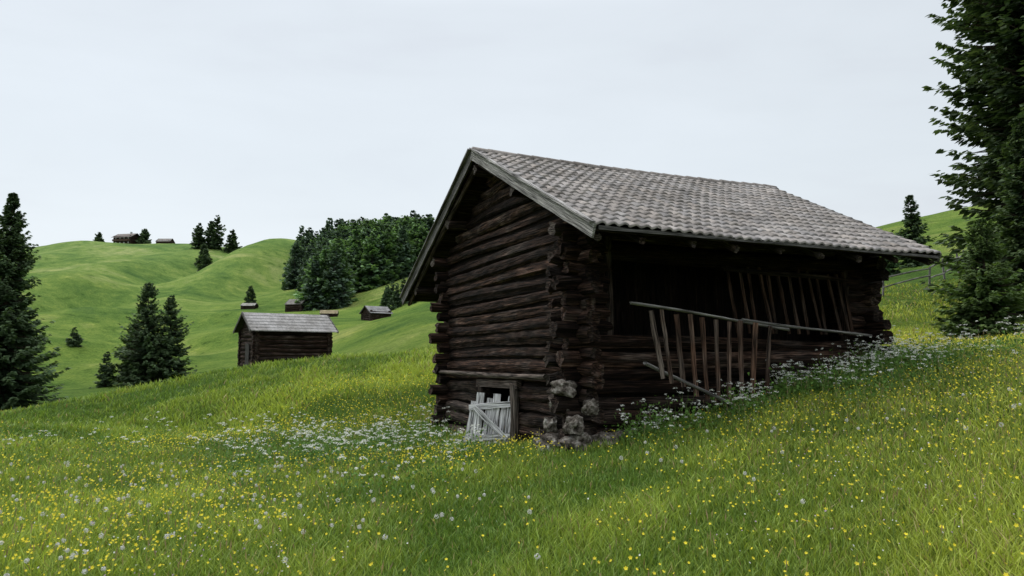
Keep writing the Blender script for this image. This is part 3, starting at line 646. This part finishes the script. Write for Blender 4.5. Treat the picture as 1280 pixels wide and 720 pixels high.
def parsley(x,y,seed,hm=.55):
    g=np.random.default_rng(seed); n=len(x); out=[]
    k=5; px=np.repeat(x,k)+g.normal(0,.14,n*k); py=np.repeat(y,k)+g.normal(0,.14,n*k); gz_=ground(px,py); h=np.repeat(hm*g.uniform(.6,1.35,n),k)*g.uniform(.55,1.15,n*k)
    m=20; c0=np.stack([px,py,gz_+h],-1); a=g.uniform(0,6.28,(n*k,m)); rr=np.sqrt(g.random((n*k,m)))*g.uniform(.015,.06,(n*k,1))
    p=c0[:,None,:]+np.stack([rr*np.cos(a),rr*np.sin(a),.02-6*rr*rr+g.normal(0,.006,(n*k,m))],-1); s=g.uniform(.003,.0095,(n*k,m,1))
    t=g.normal(0,.4,(n*k,m,2)); u=np.concatenate([np.ones((n*k,m,1)),np.zeros((n*k,m,1)),t[...,:1]],-1)*s; v=np.concatenate([np.zeros((n*k,m,1)),np.ones((n*k,m,1)),t[...,1:]-.3],-1)*s
    v2=np.concatenate([np.zeros((n*k,m,2)),np.ones((n*k,m,1))],-1)*s*.8
    V=np.stack([p-u-v*.6-v2*.5,p+u-v*.6-v2*.5,p+u+v*.6+v2*.5,p-u+v*.6+v2*.5],2).reshape(-1,3); F=np.arange(len(V)).reshape(-1,4)
    F=np.concatenate([F[:,[0,1,2]],F[:,[0,2,3]]]); C=np.repeat((np.array([.74,.76,.69])*g.uniform(.75,1.05,(n*k*m,1))),4,0); out.append((V,F,C))
    b=np.stack([np.repeat(x,k),np.repeat(y,k),ground(np.repeat(x,k),np.repeat(y,k))],-1); w=np.array([.004,0,0]); sv=np.stack([b-w,b+w,c0],1).reshape(-1,3); out.append((sv,np.arange(len(sv)).reshape(-1,3),np.tile([.13,.22,.05],(len(sv),1))))
    q=110; lx=np.repeat(x,q)+g.normal(0,.17,n*q); ly=np.repeat(y,q)+g.normal(0,.17,n*q); lz=ground(lx,ly)+np.abs(g.normal(0,.2,n*q))*hm/.55; P=np.stack([lx,ly,lz],-1)
    d=g.normal(0,1,(n*q,3)); d/=np.linalg.norm(d,axis=1,keepdims=True); e=np.cross(d,g.normal(0,1,(n*q,3))); e/=np.linalg.norm(e,axis=1,keepdims=True); L=g.uniform(.03,.07,(n*q,1))
    V=np.stack([P,P+d*L+e*L*.3,P+d*L-e*L*.3],1).reshape(-1,3); out.append((V,np.arange(len(V)).reshape(-1,3),np.repeat(np.array([.11,.215,.04])*g.uniform(.6,1.4,(n*q,1)),3,0)))
    return merge(out)
g=np.random.default_rng(9); px=[];py=[]
def cl(cx,cy,sx,sy,n):
    px.extend(g.normal(cx,sx,n)); py.extend(g.normal(cy,sy,n))
cl(-2.9,13.0,.5,.4,20); cl(-2.2,14.4,.5,.5,16); cl(-4.4,14.3,.9,.7,18); cl(-1.7,12.2,.5,.3,10); cl(-3.2,11.0,1.0,.6,14); cl(-5.8,15.5,1.5,1.1,18); cl(-3.6,12.2,.3,.25,7); cl(-1.2,11.0,.6,.4,8); cl(-2.0,9.6,.9,.5,5); cl(-8,14,1.5,1.2,6)
def row(n,t0,t1,s0,ss):
    for i in range(n):
        wx,wy=b2w(g.uniform(t0,t1),s0+g.normal(0,ss)); px.append(wx); py.append(wy)
row(14,.3,1.5,-.7,.15); row(12,1.9,2.7,-.8,.2); row(30,3.1,4.6,-.75,.22); row(60,4.9,6.6,-.7,.25); row(16,6.6,8.4,-1.0,.45); row(18,2.5,7.5,-1.5,.5)
for i in range(10):
    wx,wy=b2w(g.normal(-.8,.15),g.uniform(3.9,6.3)); px.append(wx); py.append(wy)
px=np.array(px); py=np.array(py); t,s=(px-BX)*cb+(py-BY)*sb, -(px-BX)*sb+(py-BY)*cb; kp=~((t>-.4)&(t<Lx)&(s>-.35)&(s<W)); px,py=px[kp],py[kp]
V,F,C=parsley(px,py,4,.5); mk('cow_parsley',V,F,M_flower,C)

# ------------------------------------------------------------------ sky / light
w=bpy.data.worlds.new('World'); scene.world=w; w.use_nodes=True; nt=w.node_tree; L=nt.links
bg=nt.nodes['Background']; 
sky=N(nt,'ShaderNodeTexSky',sky_type='NISHITA'); sky.sun_disc=False; sky.sun_elevation=R_(50); sky.sun_rotation=R_(-60)
tc=N(nt,'ShaderNodeTexCoord'); sx=N(nt,'ShaderNodeSeparateXYZ'); L.new(tc.outputs['Generated'],sx.inputs[0])
gr=ramp(nt,[(0,(.72,.76,.79)),(.08,(.72,.765,.795)),(.25,(.675,.73,.775)),(.45,(.655,.705,.755)),(1,(1.7,1.73,1.78))]); L.new(sx.outputs[2],gr.inputs[0])
mp=N(nt,'ShaderNodeMapping'); mp.inputs['Scale'].default_value=(1.0,1.0,3.4); mp.inputs['Location'].default_value=(.3,.2,.5); L.new(tc.outputs['Generated'],mp.inputs[0])
n=N(nt,'ShaderNodeTexNoise'); n.inputs['Scale'].default_value=1.8; n.inputs['Detail'].default_value=8; n.inputs['Roughness'].default_value=.52; n.inputs['Distortion'].default_value=.35; L.new(mp.outputs[0],n.inputs['Vector'])
cr=ramp(nt,[(.3,(.92,.905,.92)),(.48,(1,1,1)),(.66,(1.05,1.05,1.05))]); L.new(n.outputs[0],cr.inputs[0])
m=N(nt,'ShaderNodeMix',data_type='RGBA',blend_type='MULTIPLY'); m.inputs[0].default_value=1; L.new(gr.outputs[0],m.inputs[6]); L.new(cr.outputs[0],m.inputs[7])
rx=N(nt,'ShaderNodeMapRange'); rx.inputs['From Min'].default_value=.0; rx.inputs['From Max'].default_value=.6; rx.inputs['To Min'].default_value=1.0; rx.inputs['To Max'].default_value=.94; L.new(sx.outputs[0],rx.inputs[0])
ms=N(nt,'ShaderNodeVectorMath',operation='SCALE'); L.new(m.outputs[2],ms.inputs[0]); L.new(rx.outputs[0],ms.inputs['Scale'])
sc_=N(nt,'ShaderNodeVectorMath',operation='SCALE'); sc_.inputs['Scale'].default_value=.1; L.new(sky.outputs[0],sc_.inputs[0])
mm=N(nt,'ShaderNodeMix',data_type='RGBA'); mm.inputs[0].default_value=.93; L.new(sc_.outputs[0],mm.inputs[6]); L.new(ms.outputs[0],mm.inputs[7])
L.new(mm.outputs[2],bg.inputs[0]); bg.inputs[1].default_value=1.2
sun=bpy.data.lights.new('sun','SUN'); sun.energy=1.5; sun.angle=R_(20); sun.color=(1,.97,.92); so=bpy.data.objects.new('sun',sun); link(so)
d=Vector((math.sin(R_(-60))*math.cos(R_(50)),math.cos(R_(-60))*math.cos(R_(50)),math.sin(R_(50)))); so.rotation_euler=d.to_track_quat('Z','Y').to_euler(); so.location=d*60

cam=bpy.data.cameras.new('camera'); cam.sensor_width=36; cam.lens=25.3; cam.clip_end=5000; cam.clip_start=.05
co=bpy.data.objects.new('camera',cam); co.location=(0,0,0); co.rotation_euler=(R_(95.6),0,0); link(co); scene.camera=co
scene.view_settings.view_transform='Standard'; scene.view_settings.look='None'; scene.view_settings.exposure=0
